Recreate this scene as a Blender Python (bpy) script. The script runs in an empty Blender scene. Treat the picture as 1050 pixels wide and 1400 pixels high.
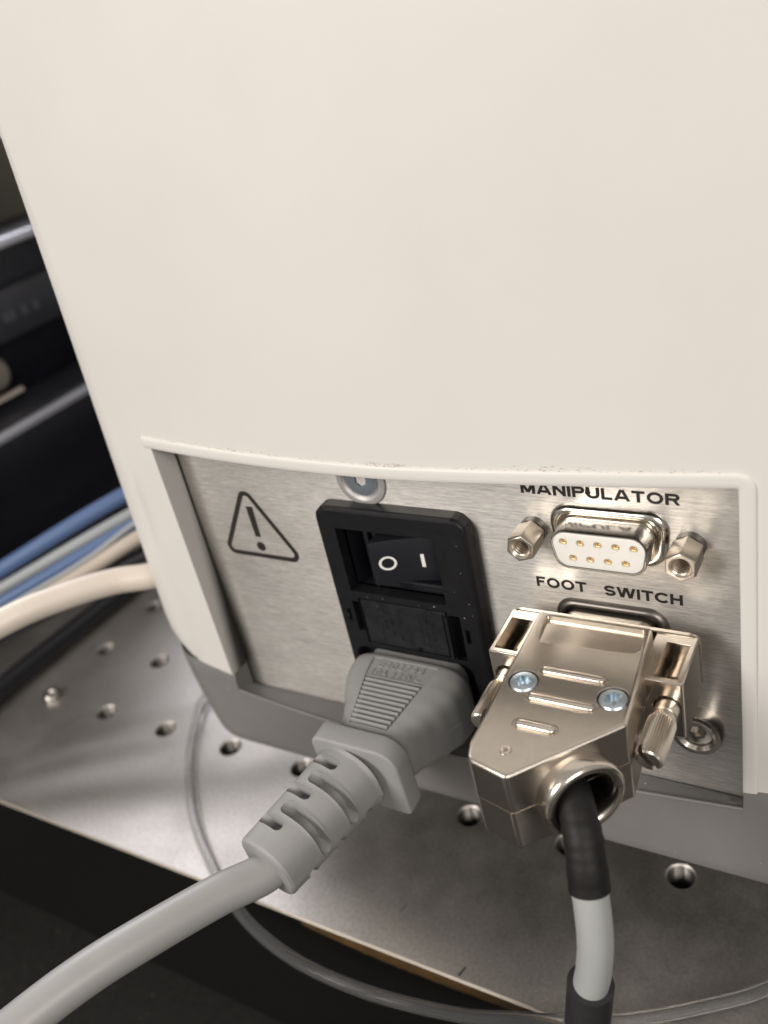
import bpy, bmesh, math, random
from mathutils import Vector, Matrix
random.seed(7)
S = 0.001                       # all shapes below are written in millimetres
C = bpy.context.scene.collection
sc = bpy.context.scene

# ------------------------------------------------------------------ camera
def rotv(r):
    r = Vector(r); a = r.length
    return Matrix.Rotation(a, 3, r.normalized())
R = rotv((0.550, 0.549, -0.060)) @ Matrix(((1,0,0),(0,0,-1),(0,1,0)))   # rows: right, down, forward
cam = bpy.data.cameras.new('camera'); co = bpy.data.objects.new('camera', cam); C.objects.link(co)
right, down, fwd = Vector(R[0]), Vector(R[1]), Vector(R[2])
co.matrix_world = Matrix.Translation(Vector((43.105, -117.976, 79.299))*S) @ Matrix((right, -down, -fwd)).transposed().to_4x4()
cam.sensor_fit = 'AUTO'; cam.sensor_width = 36; cam.lens = 1255.5/1400*36
cam.clip_start = 0.002; cam.clip_end = 20
cam.dof.use_dof = True; cam.dof.focus_distance = 0.147; cam.dof.aperture_fstop = 17.0
sc.camera = co

# ------------------------------------------------------------------ light
w = bpy.data.worlds.new('World'); sc.world = w; w.use_nodes = True
bg = w.node_tree.nodes['Background']; bg.inputs[1].default_value = 1.0
# a plain room: dark floor and furniture low down, paler walls, pale ceiling
wn = w.node_tree.nodes; wl_ = w.node_tree.links
g0 = wn.new('ShaderNodeTexCoord'); g1 = wn.new('ShaderNodeSeparateXYZ'); g2 = wn.new('ShaderNodeMapRange'); g3 = wn.new('ShaderNodeValToRGB')
g2.inputs[1].default_value = -1; g2.inputs[2].default_value = 1
wl_.new(g0.outputs['Generated'], g1.inputs[0]); wl_.new(g1.outputs['Z'], g2.inputs[0]); wl_.new(g2.outputs[0], g3.inputs[0]); wl_.new(g3.outputs[0], bg.inputs[0])
cr = g3.color_ramp; cr.elements[0].position = .30; cr.elements[0].color = (.06,.055,.05,1); cr.elements[1].position = .85; cr.elements[1].color = (.44,.42,.40,1)
e_ = cr.elements.new(.55); e_.color = (.36,.344,.325,1)
def area(name, loc, target, size, power, col, sy=None):
    l = bpy.data.lights.new(name, 'AREA'); l.size = size*S; l.energy = power; l.color = col
    if sy: l.shape = 'RECTANGLE'; l.size_y = sy*S
    o = bpy.data.objects.new(name, l); C.objects.link(o); o.location = Vector(loc)*S
    d = (Vector(target)-Vector(loc)).normalized()
    o.rotation_euler = d.to_track_quat('-Z', 'Y').to_euler(); return o
area('room_lamp', (-470, -880, 480), (-30, 0, 0), 420, 8.9, (1.0, 0.95, 0.895))
area('added_fill_light', (640, -650, 480), (-40, 0, 0), 500, 5.2, (1.0, 0.94, 0.88), 300)  # added fill from the right front, brightens right-facing sides; no known source
area('window_light', (-1000, 540, 620), (-120, 0, -90), 520, 8.5, (0.93, 0.93, 1.0))
sc.view_settings.view_transform = 'Standard'; sc.view_settings.look = 'None'
sc.view_settings.exposure = 0.0; sc.view_settings.gamma = 1.0
try:
    sc.cycles.use_denoising = True; sc.cycles.max_bounces = 8
    sc.cycles.caustics_reflective = False; sc.cycles.caustics_refractive = False
except Exception: pass

# ------------------------------------------------------------------ materials
def mat(name, col, rough=.5, metal=0., var=0., vscale=(.3,.3,.3), bump=0., bscale=(3,3,3), specks=None, coat=0., rvar=0., spec=.5, sss=0., detail=4):
    m = bpy.data.materials.new(name); m.use_nodes = True
    nt = m.node_tree; N = nt.nodes; L = nt.links; b = N['Principled BSDF']
    b.inputs['Base Color'].default_value = (*col, 1); b.inputs['Roughness'].default_value = rough
    b.inputs['Metallic'].default_value = metal; b.inputs['Specular IOR Level'].default_value = spec
    if coat: b.inputs['Coat Weight'].default_value = coat; b.inputs['Coat Roughness'].default_value = .15
    if sss:
        b.inputs['Subsurface Weight'].default_value = sss; b.inputs['Subsurface Scale'].default_value = .001
    tc = N.new('ShaderNodeTexCoord')
    def noise(scale, det=detail, rgh=.6):
        mp = N.new('ShaderNodeMapping'); mp.inputs['Scale'].default_value = [1000*s for s in scale]
        L.new(tc.outputs['Object'], mp.inputs[0])
        n = N.new('ShaderNodeTexNoise'); n.inputs['Scale'].default_value = 1; n.inputs['Detail'].default_value = det
        n.inputs['Roughness'].default_value = rgh; L.new(mp.outputs[0], n.inputs['Vector']); return n
    def ramp(src, lo, hi, a, c):
        r = N.new('ShaderNodeMapRange'); r.inputs[1].default_value = lo; r.inputs[2].default_value = hi
        r.inputs[3].default_value = a; r.inputs[4].default_value = c; L.new(src, r.inputs[0]); return r.outputs[0]
    col_out = None
    if var:
        n = noise(vscale)
        v = ramp(n.outputs[0], .3, .7, 1-var, 1+var)
        mx = N.new('ShaderNodeVectorMath'); mx.operation = 'SCALE'; mx.inputs[0].default_value = col
        L.new(v, mx.inputs['Scale']); col_out = mx.outputs[0]
    if specks:
        sscale, thr, scol = specks
        n = noise((sscale,)*3, 1, .3); f = ramp(n.outputs[0], thr, thr+.03, 0, 1)
        mm = N.new('ShaderNodeMix'); mm.data_type = 'RGBA'; L.new(f, mm.inputs[0])
        if col_out: L.new(col_out, mm.inputs[6])
        else: mm.inputs[6].default_value = (*col, 1)
        mm.inputs[7].default_value = (*scol, 1); col_out = mm.outputs[2]
    if col_out: L.new(col_out, b.inputs['Base Color'])
    if rvar:
        n = noise(vscale); L.new(ramp(n.outputs[0], .3, .7, rough-rvar, rough+rvar), b.inputs['Roughness'])
    if bump:
        n = noise(bscale, 3); bp = N.new('ShaderNodeBump'); bp.inputs['Strength'].default_value = 1
        bp.inputs['Distance'].default_value = bump*S; L.new(n.outputs[0], bp.inputs['Height']); L.new(bp.outputs[0], b.inputs['Normal'])
    m['b'] = 0
    return m

M_white = mat('white_plastic', (.70,.674,.638), .42, var=.018, vscale=(.03,.03,.03), rvar=.05, bump=.018, bscale=(1.6,1.6,1.6), spec=.35)
M_dust = mat('dust', (.40,.35,.29), .9)
M_grey = mat('grey_plastic', (.185,.178,.171), .46, var=.03, vscale=(.2,.2,.2), bump=.01, bscale=(3,3,3), specks=(1.1,.80,(.5,.5,.48)))
M_gap = mat('dark_gap', (.03,.028,.025), .7)
M_black = mat('black_plastic', (.008,.008,.009), .45, spec=.3, var=.25, vscale=(.4,.4,.4), bump=.015, bscale=(2.5,2.5,2.5), specks=(1.9,.80,(.16,.15,.14)))
M_blackrough = mat('black_scuffed_plastic', (.010,.010,.012), .40, var=.5, vscale=(.5,.5,.5), bump=.13, bscale=(1.0,1.0,.7), specks=(1.6,.80,(.10,.10,.10)))
M_rocker = mat('rocker_plastic', (.012,.012,.016), .36, spec=.5, bump=.008, bscale=(5,5,5))
M_ink = mat('black_ink', (.018,.014,.012), .55)
M_whiteink = mat('white_paint_mark', (.8,.8,.78), .5)
M_plug = mat('grey_rubber', (.285,.282,.275), .55, var=.05, vscale=(.25,.25,.25), bump=.022, bscale=(3.2,3.2,3.2), specks=(1.5,.82,(.4,.39,.36)), spec=.4)
M_cord = mat('grey_cord_jacket', (.335,.33,.32), .42, var=.03, vscale=(.15,.15,.15), bump=.012, bscale=(1.5,1.5,1.5))
M_nickel = mat('nickel_plating', (.67,.61,.54), .20, 1., var=.05, vscale=(.4,.4,.4), bump=0, bscale=(1.3,1.3,1.3))
M_satin = mat('satin_nickel', (.575,.522,.458), .28, 1., var=.05, vscale=(.6,.6,.6), bump=0, bscale=(2.2,2.2,2.2))
M_chrome = mat('bright_steel', (.68,.64,.58), .17, 1., var=.05, vscale=(.4,.4,.4), bump=.01, bscale=(1.5,1.5,1.5))
M_steel = mat('steel', (.55,.53,.50), .26, 1., var=.05, bump=.004, bscale=(4,4,4))
M_bluezinc = mat('blue_zinc', (.56,.64,.69), .33, 1., var=.12, vscale=(.9,.9,.9), bump=.02, bscale=(2,2,2))
M_bluegrey = mat('blue_grey_recess', (.24,.27,.31), .5, .5)
M_lint = mat('lint', (.7,.68,.64), .9)
M_washer = mat('dull_washer', (.52,.50,.49), .45, .5)
M_brass = mat('gold_contact', (.78,.60,.36), .45, .8)
M_insert = mat('white_insert', (.85,.82,.765), .4, sss=.1)
M_rubberblack = mat('black_heat_shrink', (.010,.009,.0085), .55, spec=.3, var=.2, bump=.07, bscale=(.8,.8,.8))
M_sleeve = mat('dark_sleeve', (.022,.022,.023), .5, var=.2, bump=.02)
M_lightgrey = mat('light_grey_jacket', (.36,.37,.36), .42, bump=.01, bscale=(1.2,1.2,1.2))
M_bluecable = mat('blue_jacket', (.085,.14,.28), .4)
M_greycable = mat('pale_grey_jacket', (.33,.35,.36), .4)
M_beige = mat('beige_jacket', (.50,.43,.36), .45)
M_creamcable = mat('cream_jacket', (.74,.66,.575), .36, bump=.02, bscale=(.8,.8,.8))
M_blackcable = mat('black_jacket', (.012,.012,.015), .35)
M_case = mat('black_case_paint', (.006,.006,.010), .3, var=.3, spec=.3)
M_casetop = mat('charcoal_case_top', (.022,.022,.028), .4, var=.2, vscale=(.1,.1,.1))
M_edge = mat('aluminium_edge', (.55,.56,.62), .3, .6)
M_olive = mat('olive_grey_wall', (.10,.095,.075), .8)
M_oliveblock = mat('olive_painted_metal', (.13,.12,.095), .6)
M_casemark = mat('faded_case_print', (.06,.062,.075), .5)
M_bench = mat('dark_bench', (.010,.0092,.008), .5, var=.4, vscale=(.5,.5,.5), bump=.05, bscale=(1.2,1.2,1.2), specks=(1.0,.80,(.12,.09,.06)))
M_hole = mat('threaded_steel', (.14,.13,.12), .38, .9)
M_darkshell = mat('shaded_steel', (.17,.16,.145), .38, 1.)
M_post = mat('post_steel', (.60,.54,.46), .32, 1., var=.06, bump=.002, bscale=(3,3,3))
M_deep = mat('hole_dark', (.004,.004,.004), .8)

# brushed stainless back panel: streaks run along x
ANR = 0.25
def brushed():
    m = bpy.data.materials.new('brushed_steel'); m.use_nodes = True
    nt = m.node_tree; N = nt.nodes; L = nt.links; b = N['Principled BSDF']
    b.inputs['Metallic'].default_value = 1.0
    tc = N.new('ShaderNodeTexCoord')
    def noise(scale, det, w_=0):
        mp = N.new('ShaderNodeMapping'); mp.inputs['Scale'].default_value = [1000*s for s in scale]
        mp.inputs['Location'].default_value = (w_, 0, w_)
        L.new(tc.outputs['Object'], mp.inputs[0]); n = N.new('ShaderNodeTexNoise'); n.inputs['Scale'].default_value = 1
        n.inputs['Detail'].default_value = det; n.inputs['Roughness'].default_value = .7; L.new(mp.outputs[0], n.inputs['Vector']); return n
    def mr(s, a, c, lo=.25, hi=.75):
        r = N.new('ShaderNodeMapRange'); r.inputs[1].default_value = lo; r.inputs[2].default_value = hi
        r.inputs[3].default_value = a; r.inputs[4].default_value = c; L.new(s, r.inputs[0]); return r.outputs[0]
    n1 = noise((.14, 1, 2.4), 5); n2 = noise((.45, 1, 5.0), 3, 5); n3 = noise((.03,1,.05), 2, 9)
    add = N.new('ShaderNodeMath'); add.operation = 'ADD'; L.new(n1.outputs[0], add.inputs[0]); L.new(n2.outputs[0], add.inputs[1])
    v = mr(add.outputs[0], .76, 1.2, .78, 1.22)
    sc1 = N.new('ShaderNodeVectorMath'); sc1.operation = 'SCALE'; sc1.inputs[0].default_value = (.73,.70,.66)
    L.new(v, sc1.inputs['Scale']); L.new(sc1.outputs[0], b.inputs['Base Color'])
    L.new(mr(n3.outputs[0], .38, .47), b.inputs['Roughness'])
    b.inputs['Anisotropic'].default_value = .75; b.inputs['Anisotropic Rotation'].default_value = ANR
    tg = N.new('ShaderNodeTangent'); tg.direction_type = 'UV_MAP'; tg.uv_map = 'UVMap'
    L.new(tg.outputs[0], b.inputs['Tangent'])
    bp = N.new('ShaderNodeBump'); bp.inputs['Strength'].default_value = 1; bp.inputs['Distance'].default_value = .022*S
    L.new(add.outputs[0], bp.inputs['Height']); L.new(bp.outputs[0], b.inputs['Normal'])
    return m
M_panel = brushed()

# breadboard: lightly blotched satin steel, worn and finger marked
def board_mat():
    m = mat('breadboard_steel', (.64,.605,.565), .48, 1., bump=.006, bscale=(2.6,2.6,2.6))
    nt = m.node_tree; N = nt.nodes; L = nt.links; b = N['Principled BSDF']; tc = N.new('ShaderNodeTexCoord')
    def noise(s, det):
        mp = N.new('ShaderNodeMapping'); mp.inputs['Scale'].default_value = [1000*s]*3
        L.new(tc.outputs['Object'], mp.inputs[0]); n = N.new('ShaderNodeTexNoise'); n.inputs['Scale'].default_value = 1
        n.inputs['Detail'].default_value = det; n.inputs['Roughness'].default_value = .65; L.new(mp.outputs[0], n.inputs['Vector']); return n.outputs[0]
    def mr(s, a, c, lo=.3, hi=.7):
        r = N.new('ShaderNodeMapRange'); r.inputs[1].default_value = lo; r.inputs[2].default_value = hi
        r.inputs[3].default_value = a; r.inputs[4].default_value = c; L.new(s, r.inputs[0]); return r.outputs[0]
    a = N.new('ShaderNodeMath'); a.operation = 'MULTIPLY'; L.new(mr(noise(1.2, 5), .80, 1.14), a.inputs[0]); L.new(mr(noise(.02, 3), .95, 1.05), a.inputs[1])
    s = N.new('ShaderNodeVectorMath'); s.operation = 'SCALE'; s.inputs[0].default_value = (.64,.605,.565)
    L.new(a.outputs[0], s.inputs['Scale']); L.new(s.outputs[0], b.inputs['Base Color'])
    L.new(mr(noise(.06, 5), .43, .53), b.inputs['Roughness'])
    return m
M_board = board_mat()
def side_mat():      # black edge of the board with a warm reflection painted as an amber strip under its lip
    m = mat('black_board_side', (.004,.004,.004), .5, spec=.15, bump=.03, bscale=(1,1,1))
    return m
M_side = side_mat()
M_amber = mat('amber_painted_reflection', (.095,.052,.016), .4, var=.35, vscale=(.15,.15,.6))
M_lip = mat('worn_lip', (.27,.24,.20), .5, .6)
def clear_mat():
    m = bpy.data.materials.new('clear_tubing'); m.use_nodes = True; b = m.node_tree.nodes['Principled BSDF']
    b.inputs['Base Color'].default_value = (1,1,1,1); b.inputs['Roughness'].default_value = .06
    b.inputs['Transmission Weight'].default_value = .95; b.inputs['IOR'].default_value = 1.16
    return m
M_clear = clear_mat()

# ------------------------------------------------------------------ object helpers
def thing(name, label, cat, loc=(0,0,0), rot=(0,0,0), group=None):
    o = bpy.data.objects.new(name, None); C.objects.link(o); o.location = Vector(loc)*S; o.rotation_euler = rot
    o.empty_display_size = .005
    o['label'] = label; o['category'] = cat
    if group: o['group'] = group
    return o
def tag(o, label, cat, group=None):
    o['label'] = label; o['category'] = cat
    if group: o['group'] = group
    return o
def link(me, name, m, parent=None, smooth=30, loc=None, rot=None, flat=0):
    me.name = name
    if len(me.materials) == 0 and m: me.materials.append(m)
    if smooth:
        me.shade_smooth(); me.set_sharp_from_angle(angle=math.radians(smooth))
    if flat:
        for p_ in me.polygons:
            if p_.area > flat*S*S: p_.use_smooth = False
    o = bpy.data.objects.new(name, me); C.objects.link(o)
    if parent: o.parent = parent
    if loc: o.location = Vector(loc)*S
    if rot: o.rotation_euler = rot
    return o
def pd(verts, faces):
    me = bpy.data.meshes.new('m'); me.from_pydata([Vector(v)*S for v in verts], [], faces)
    bm = bmesh.new(); bm.from_mesh(me); bmesh.ops.recalc_face_normals(bm, faces=bm.faces); bm.to_mesh(me); bm.free()
    return me
def loft(secs, closed=True, cap=True, cyclic=False):
    n = len(secs[0]); V = [p for s in secs for p in s]; F = []
    m = len(secs)
    for i in range(m if cyclic else m-1):
        a = i*n; b = ((i+1) % m)*n
        for j in range(n if closed else n-1):
            k = (j+1) % n; F.append((a+j, a+k, b+k, b+j))
    if cap and closed and not cyclic:
        F.append(tuple(range(n-1, -1, -1))); F.append(tuple((m-1)*n+j for j in range(n)))
    return V, F
def merge(*vf):
    V, F = [], []
    for v, f in vf:
        o = len(V); V += list(v); F += [tuple(i+o for i in q) for q in f]
    return V, F
def box(x0,x1,y0,y1,z0,z1):
    return ([(x,y,z) for z in (z0,z1) for x,y in ((x0,y0),(x1,y0),(x1,y1),(x0,y1))],
            [(3,2,1,0),(4,5,6,7),(0,1,5,4),(1,2,6,5),(2,3,7,6),(3,0,4,7)])
def rpoly(pts, r, seg=6):
    """round the corners of a 2-D polygon"""
    out = []; n = len(pts)
    for i, p in enumerate(pts):
        rr = r[i] if isinstance(r, (list, tuple)) else r
        p = Vector(p); a = Vector(pts[i-1])-p; b = Vector(pts[(i+1) % n])-p
        la, lb = a.length, b.length; a.normalize(); b.normalize()
        ang = math.acos(max(-1, min(1, a.dot(b))))
        t = min(rr/math.tan(ang/2), la*.49, lb*.49); rr2 = t*math.tan(ang/2)
        c = p + (a+b).normalized()*(rr2/math.sin(ang/2))
        s = p+a*t-c; e = p+b*t-c
        for k in range(seg+1):
            f = k/seg
            v = s.lerp(e, f); v = v.normalized()*rr2 if v.length > 1e-9 else v
            out.append(tuple(c+v))
    return out
def inset(pts, d):
    """inset a convex-ish closed polygon given in order"""
    n = len(pts); area_ = sum(pts[i-1][0]*pts[i][1]-pts[i][0]*pts[i-1][1] for i in range(n)); sg = 1 if area_ > 0 else -1
    out = []
    for i in range(n):
        j = 1
        while (Vector(pts[i])-Vector(pts[i-j])).length < 1e-6: j += 1
        k = 1
        while (Vector(pts[(i+k) % n])-Vector(pts[i])).length < 1e-6: k += 1
        a = (Vector(pts[i])-Vector(pts[i-j])).normalized(); b = (Vector(pts[(i+k) % n])-Vector(pts[i])).normalized()
        t = (a+b).normalized(); nn = Vector((-t.y, t.x))*sg
        out.append(tuple(Vector(pts[i])+nn*d/max(.4, math.sqrt(max(.16,(1+a.dot(b))/2)))))
    return out
def slab(pts, z0, z1, bev=0., axis='z', steps=4, both=False):
    """extrude a 2-D outline; the z1 end (and z0 if both) has a rounded edge of radius bev"""
    def P(p, h):
        return (p[0], p[1], h) if axis == 'z' else (p[0], h, p[1])
    secs = []; sg = 1 if z1 > z0 else -1
    st = [(0, z0)]
    if both and bev: st = [(bev*(1-math.sin(math.pi/2*k/steps)), z0+sg*bev*(1-math.cos(math.pi/2*k/steps))) for k in range(steps+1)]
    en = [(0, z1)]
    if bev: en = [(bev*(1-math.cos(math.pi/2*k/steps)), z1-sg*bev*(1-math.sin(math.pi/2*k/steps))) for k in range(steps+1)]
    for d, h in st+en: secs.append([P(p, h) for p in (inset(pts, d) if d > 1e-9 else pts)])
    return loft(secs)
def lathe(prof, n=32, axis='y', c=(0,0,0), a0=0, a1=2*math.pi, cap=True):
    """prof: (r, t) along the axis"""
    full = abs(a1-a0-2*math.pi) < 1e-6; secs = []
    k = n if full else n+1
    for r, t in prof:
        s = []
        for i in range(k):
            a = a0+(a1-a0)*i/n; u, v = r*math.cos(a), r*math.sin(a)
            p = {'y': (u, t, v), 'z': (u, v, t), 'x': (t, u, v)}[axis]
            s.append((p[0]+c[0], p[1]+c[1], p[2]+c[2]))
        secs.append(s)
    return loft(secs, closed=full, cap=cap)
def catmull(P, n=14):
    P = [Vector(p) for p in P]; Q = [2*P[0]-P[1]]+P+[2*P[-1]-P[-2]]; out = []
    for i in range(1, len(Q)-2):
        for k in range(n):
            t = k/n; a, b, c, d = Q[i-1:i+3]
            out.append(.5*((2*b)+(c-a)*t+(2*a-5*b+4*c-d)*t*t+(3*b-a-3*c+d)*t**3))
    out.append(P[-1]); return out
def tube(path, r, n=20, spl=14, smoothpath=True, cap=True, rf=None):
    p = catmull(path, spl) if smoothpath else [Vector(q) for q in path]
    t = (p[1]-p[0]).normalized(); u = t.orthogonal().normalized(); secs = []
    for i, q in enumerate(p):
        t2 = (p[min(i+1, len(p)-1)]-p[max(i-1, 0)]).normalized()
        u = (u-t2*u.dot(t2)).normalized(); v = t2.cross(u)
        rr = rf(i/(len(p)-1)) if rf else r
        secs.append([tuple(q+u*rr*math.cos(2*math.pi*k/n)+v*rr*math.sin(2*math.pi*k/n)) for k in range(n)])
    return loft(secs, cap=cap)
def boolcut(me, cutters):
    """cut closed meshes out of a mesh; everything is baked, no helper stays in the scene"""
    o = bpy.data.objects.new('tmp', me); C.objects.link(o); tmp = []
    for c in cutters:
        k = bpy.data.objects.new('cut', c); C.objects.link(k); tmp.append(k)
        md = o.modifiers.new('b', 'BOOLEAN'); md.operation = 'DIFFERENCE'; md.solver = 'EXACT'; md.object = k
    dg = bpy.context.evaluated_depsgraph_get(); dg.update()
    out = bpy.data.meshes.new_from_object(o.evaluated_get(dg))
    for k in tmp+[o]: bpy.data.objects.remove(k)
    return out
def bevelled(me, wdt, seg=3, ang=35):
    o = bpy.data.objects.new('tmp', me); C.objects.link(o)
    md = o.modifiers.new('v', 'BEVEL'); md.width = wdt*S; md.segments = seg; md.limit_method = 'ANGLE'; md.angle_limit = math.radians(ang)
    dg = bpy.context.evaluated_depsgraph_get(); dg.update()
    out = bpy.data.meshes.new_from_object(o.evaluated_get(dg)); bpy.data.objects.remove(o); return out
def text_mesh(s, x0, x1, zb, cap_h, y, bold=.0, thick=.03, spacing=1.0, plane='xz'):
    cu = bpy.data.curves.new('t', 'FONT'); cu.body = s; cu.size = 1; cu.extrude = .004; cu.offset = bold; cu.space_character = spacing; cu.resolution_u = 4
    o = bpy.data.objects.new('t', cu); C.objects.link(o)
    dg = bpy.context.evaluated_depsgraph_get(); dg.update()
    me = bpy.data.meshes.new_from_object(o.evaluated_get(dg)); bpy.data.objects.remove(o)
    xs = [v.co.x for v in me.vertices]; ys = [v.co.y for v in me.vertices]
    ax, bx, ay, by = min(xs), max(xs), min(ys), max(ys)
    for v in me.vertices:
        X = x0+(v.co.x-ax)/(bx-ax)*(x1-x0); H = zb+(v.co.y-ay)/(by-ay)*cap_h; D = (v.co.z/.004)*thick
        v.co = Vector((X, y-D, H))*S if plane == 'xz' else Vector((X, H, y+D))*S
    me.materials.clear(); return me

def letters(s, x0, x1, zb, H, y, wt=.47, gap=.22, space=.9, xs=1.0):
    """block capitals drawn with square-cut strokes, as silk-screened"""
    def arc(cx, cz, rx, rz, a0, a1, n=14):
        return [(cx+rx*math.cos(math.radians(a0+(a1-a0)*k/n)), cz+rz*math.sin(math.radians(a0+(a1-a0)*k/n))) for k in range(n+1)]
    t = wt/2; q = (H-2*t)/4; t = wt/2
    def g(ch):
        if ch == 'M': return 2.15, [[(t,0),(t,H)],[(2.15-t,0),(2.15-t,H)],[(t+.02,H-.12),(1.075,.25)],[(2.15-t-.02,H-.12),(1.075,.25)]]
        if ch == 'A': return 2.15, [[(.2,0),(1.0,H-.02)],[(1.95,0),(1.15,H-.02)],[(.55,.60),(1.6,.60)]]
        if ch == 'N': return 1.85, [[(t,0),(t,H)],[(1.85-t,0),(1.85-t,H)],[(t,H-.2),(1.85-t,.2)]]
        if ch == 'I': return wt, [[(t,0),(t,H)]]
        if ch == 'P': return 1.75, [[(t,0),(t,H)],[(t,H-t)]+[(1.05,H-t)]+arc(1.1,H-t-.4,.42,.4,90,-90,8)+[(t,H-t-.8)]]
        if ch == 'R': return 1.95, [[(t,0),(t,H)],[(t,H-t),(1.15,H-t)]+arc(1.2,H-t-.38,.42,.38,90,-90,8)+[(t,H-t-.76)],[(1.05,H-t-.76),(1.68,0)]]
        if ch == 'U': return 1.85, [[(t,H),(t,.85)]+arc(.925,.85,.925-t,.85-t,180,360,12)+[(1.85-t,H)]]
        if ch == 'L': return 1.5, [[(t,H),(t,t)],[(0,t),(1.5,t)]]
        if ch == 'T': return 1.75, [[(.875,0),(.875,H)],[(0,H-t),(1.75,H-t)]]
        if ch == 'O': return 2.15, [arc(1.075,H/2,1.075-t,H/2-t+.02,90,450,28)]
        if ch == 'F': return 1.5, [[(t,0),(t,H)],[(0,H-t),(1.5,H-t)],[(t,H*.52),(1.3,H*.52)]]
        if ch == 'S': return 1.75, [arc(.9,H-t-q,.66,q,20,90,6)[:-1]+arc(.88,H-t-q,.62,q,90,262,10)+arc(.88,t+q,.66,q,82,-90,10)[:-1]+arc(.88,t+q,.66,q,-90,-162,6)]
        if ch == 'W': return 2.75, [[(.18,H),(.72,.06)],[(1.32,H),(.78,.06)],[(1.43,H),(1.97,.06)],[(2.57,H),(2.03,.06)]]
        if ch == 'C': return 1.95, [arc(1.05,H/2,.88,H/2-t+.01,38,322,24)]
        if ch == 'H': return 1.8, [[(t,0),(t,H)],[(1.8-t,0),(1.8-t,H)],[(t,H*.52),(1.8-t,H*.52)]]
    gl = [g(c) for c in s]; tot = sum(a[0] for a in gl)+gap*(len(s)-1); k = (x1-x0)/tot
    V = []; F = []; X = 0; lay = 0
    for wd, st in gl:
        for pl in st:
            lay += 1; yy = y-.004*(lay % 5); o = len(V); m = len(pl); loop = math.hypot(pl[0][0]-pl[-1][0], pl[0][1]-pl[-1][1]) < 1e-6 and m > 3
            for i, p in enumerate(pl):
                if loop and i in (0, m-1): a_, b_ = pl[-2], pl[1]
                else: a_, b_ = pl[max(0, i-1)], pl[min(m-1, i+1)]
                dx, dz = b_[0]-a_[0], b_[1]-a_[1]; L_ = math.hypot(dx, dz); nx, nz = -dz/L_, dx/L_
                mi = 1
                if 0 < i < m-1:
                    u = Vector((p[0]-a_[0], p[1]-a_[1])).normalized(); v_ = Vector((b_[0]-p[0], b_[1]-p[1])).normalized(); mi = 1/max(.6, math.sqrt(max(.1, (1+u.dot(v_))/2)))
                for sg in (1, -1): V.append((x0+(X+p[0]+nx*t*sg*mi)*k, yy, zb+min(H+.02, max(-.02, p[1]+nz*t*sg*mi))))
            for i in range(m-1): F.append((o+2*i, o+2*i+1, o+2*i+3, o+2*i+2))
        X += wd+gap
    return pd(V, F)
# ------------------------------------------------------------------ bench, board
bench = link(pd(*box(-900, 700, -700, 900, -160, -147.5)), 'bench_top', M_bench, smooth=0); bench['kind'] = 'structure'
P25 = 25.0; HX, HY, ZB = -195.84, 12.41, -93.9
board = thing('breadboard', 'satin steel breadboard with threaded holes and a black edge, under the white instrument', 'breadboard', (0,0,ZB))
def board_top():
    V, F = [], []; n = 24; r = 3.3; idx = {}
    def v(p):
        k = (round(p[0],3), round(p[1],3), round(p[2],3))
        if k not in idx: idx[k] = len(V); V.append(p)
        return idx[k]
    i0, i1, j0, j1 = -3, 13, 0, 9
    for i in range(i0, i1):
        for j in range(j0, j1):
            cx, cy = HX+i*P25, HY+j*P25; h = P25/2
            sq = []; ci = []; c2 = []
            for k in range(n):
                a = 2*math.pi*k/n; c, s = math.cos(a), math.sin(a); q = h/max(abs(c), abs(s))
                sq.append(v((cx+c*q, cy+s*q, 0))); ci.append(v((cx+c*r, cy+s*r, 0))); c2.append(v((cx+c*2.95, cy+s*2.95, -.3)))
            for k in range(n):
                l = (k+1) % n; F.append((sq[k], sq[l], ci[l], ci[k])); F.append((ci[k], ci[l], c2[l], c2[k]))
    x0, x1 = HX+(i0-.5)*P25, HX+(i1-.5)*P25; ya = HY-P25/2; yb = HY+(j1-.5)*P25
    yf = -26.4
    q = [(x0,ya,0),(x1,ya,0),(x1,yf,0),(x0,yf,0)]; o = len(V); V.extend(q); F.append((o,o+1,o+2,o+3))
    me = pd(V, F)
    bm = bmesh.new(); bm.from_mesh(me)
    if sum(f.normal.z for f in bm.faces) < 0: bmesh.ops.reverse_faces(bm, faces=bm.faces)
    bm.to_mesh(me); bm.free(); return me, x0, x1, yf, yb
me, bx0, bx1, byf, byb = board_top()
link(me, 'board_top', M_board, board, 25)
link(pd(*merge(([(bx0,byf,0),(bx1,byf,0),(bx1,byf-.45,-.45),(bx0,byf-.45,-.45)], [(0,3,2,1)]))), 'edge_lip', M_lip, board, 0)
link(pd([(bx0,byf-.45,-.45),(bx1,byf-.45,-.45),(bx1,byf-.45,-53.5),(bx0,byf-.45,-53.5),(bx0,byb,0),(bx1,byb,0),(bx1,byb,-53.5),(bx0,byb,-53.5),(bx0,byf,0),(bx1,byf,0)],
        [(0,1,2,3),(4,7,6,5),(8,4,5,9),(0,3,7,4,8),(1,9,5,6,2)][:2]+[(0,3,7,4,8),(1,9,5,6,2),(3,2,6,7)]), 'board_side', M_side, board, 0)
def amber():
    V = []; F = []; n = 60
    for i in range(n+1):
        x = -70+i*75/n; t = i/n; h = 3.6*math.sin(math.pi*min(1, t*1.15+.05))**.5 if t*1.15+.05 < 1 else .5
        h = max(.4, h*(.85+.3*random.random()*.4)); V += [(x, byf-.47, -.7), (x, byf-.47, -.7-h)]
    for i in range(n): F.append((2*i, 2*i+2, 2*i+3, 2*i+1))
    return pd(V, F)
link(amber(), 'painted_reflection_strip', M_amber, board, 0)  # amber colour stands in for a warm reflection on the black side
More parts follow.
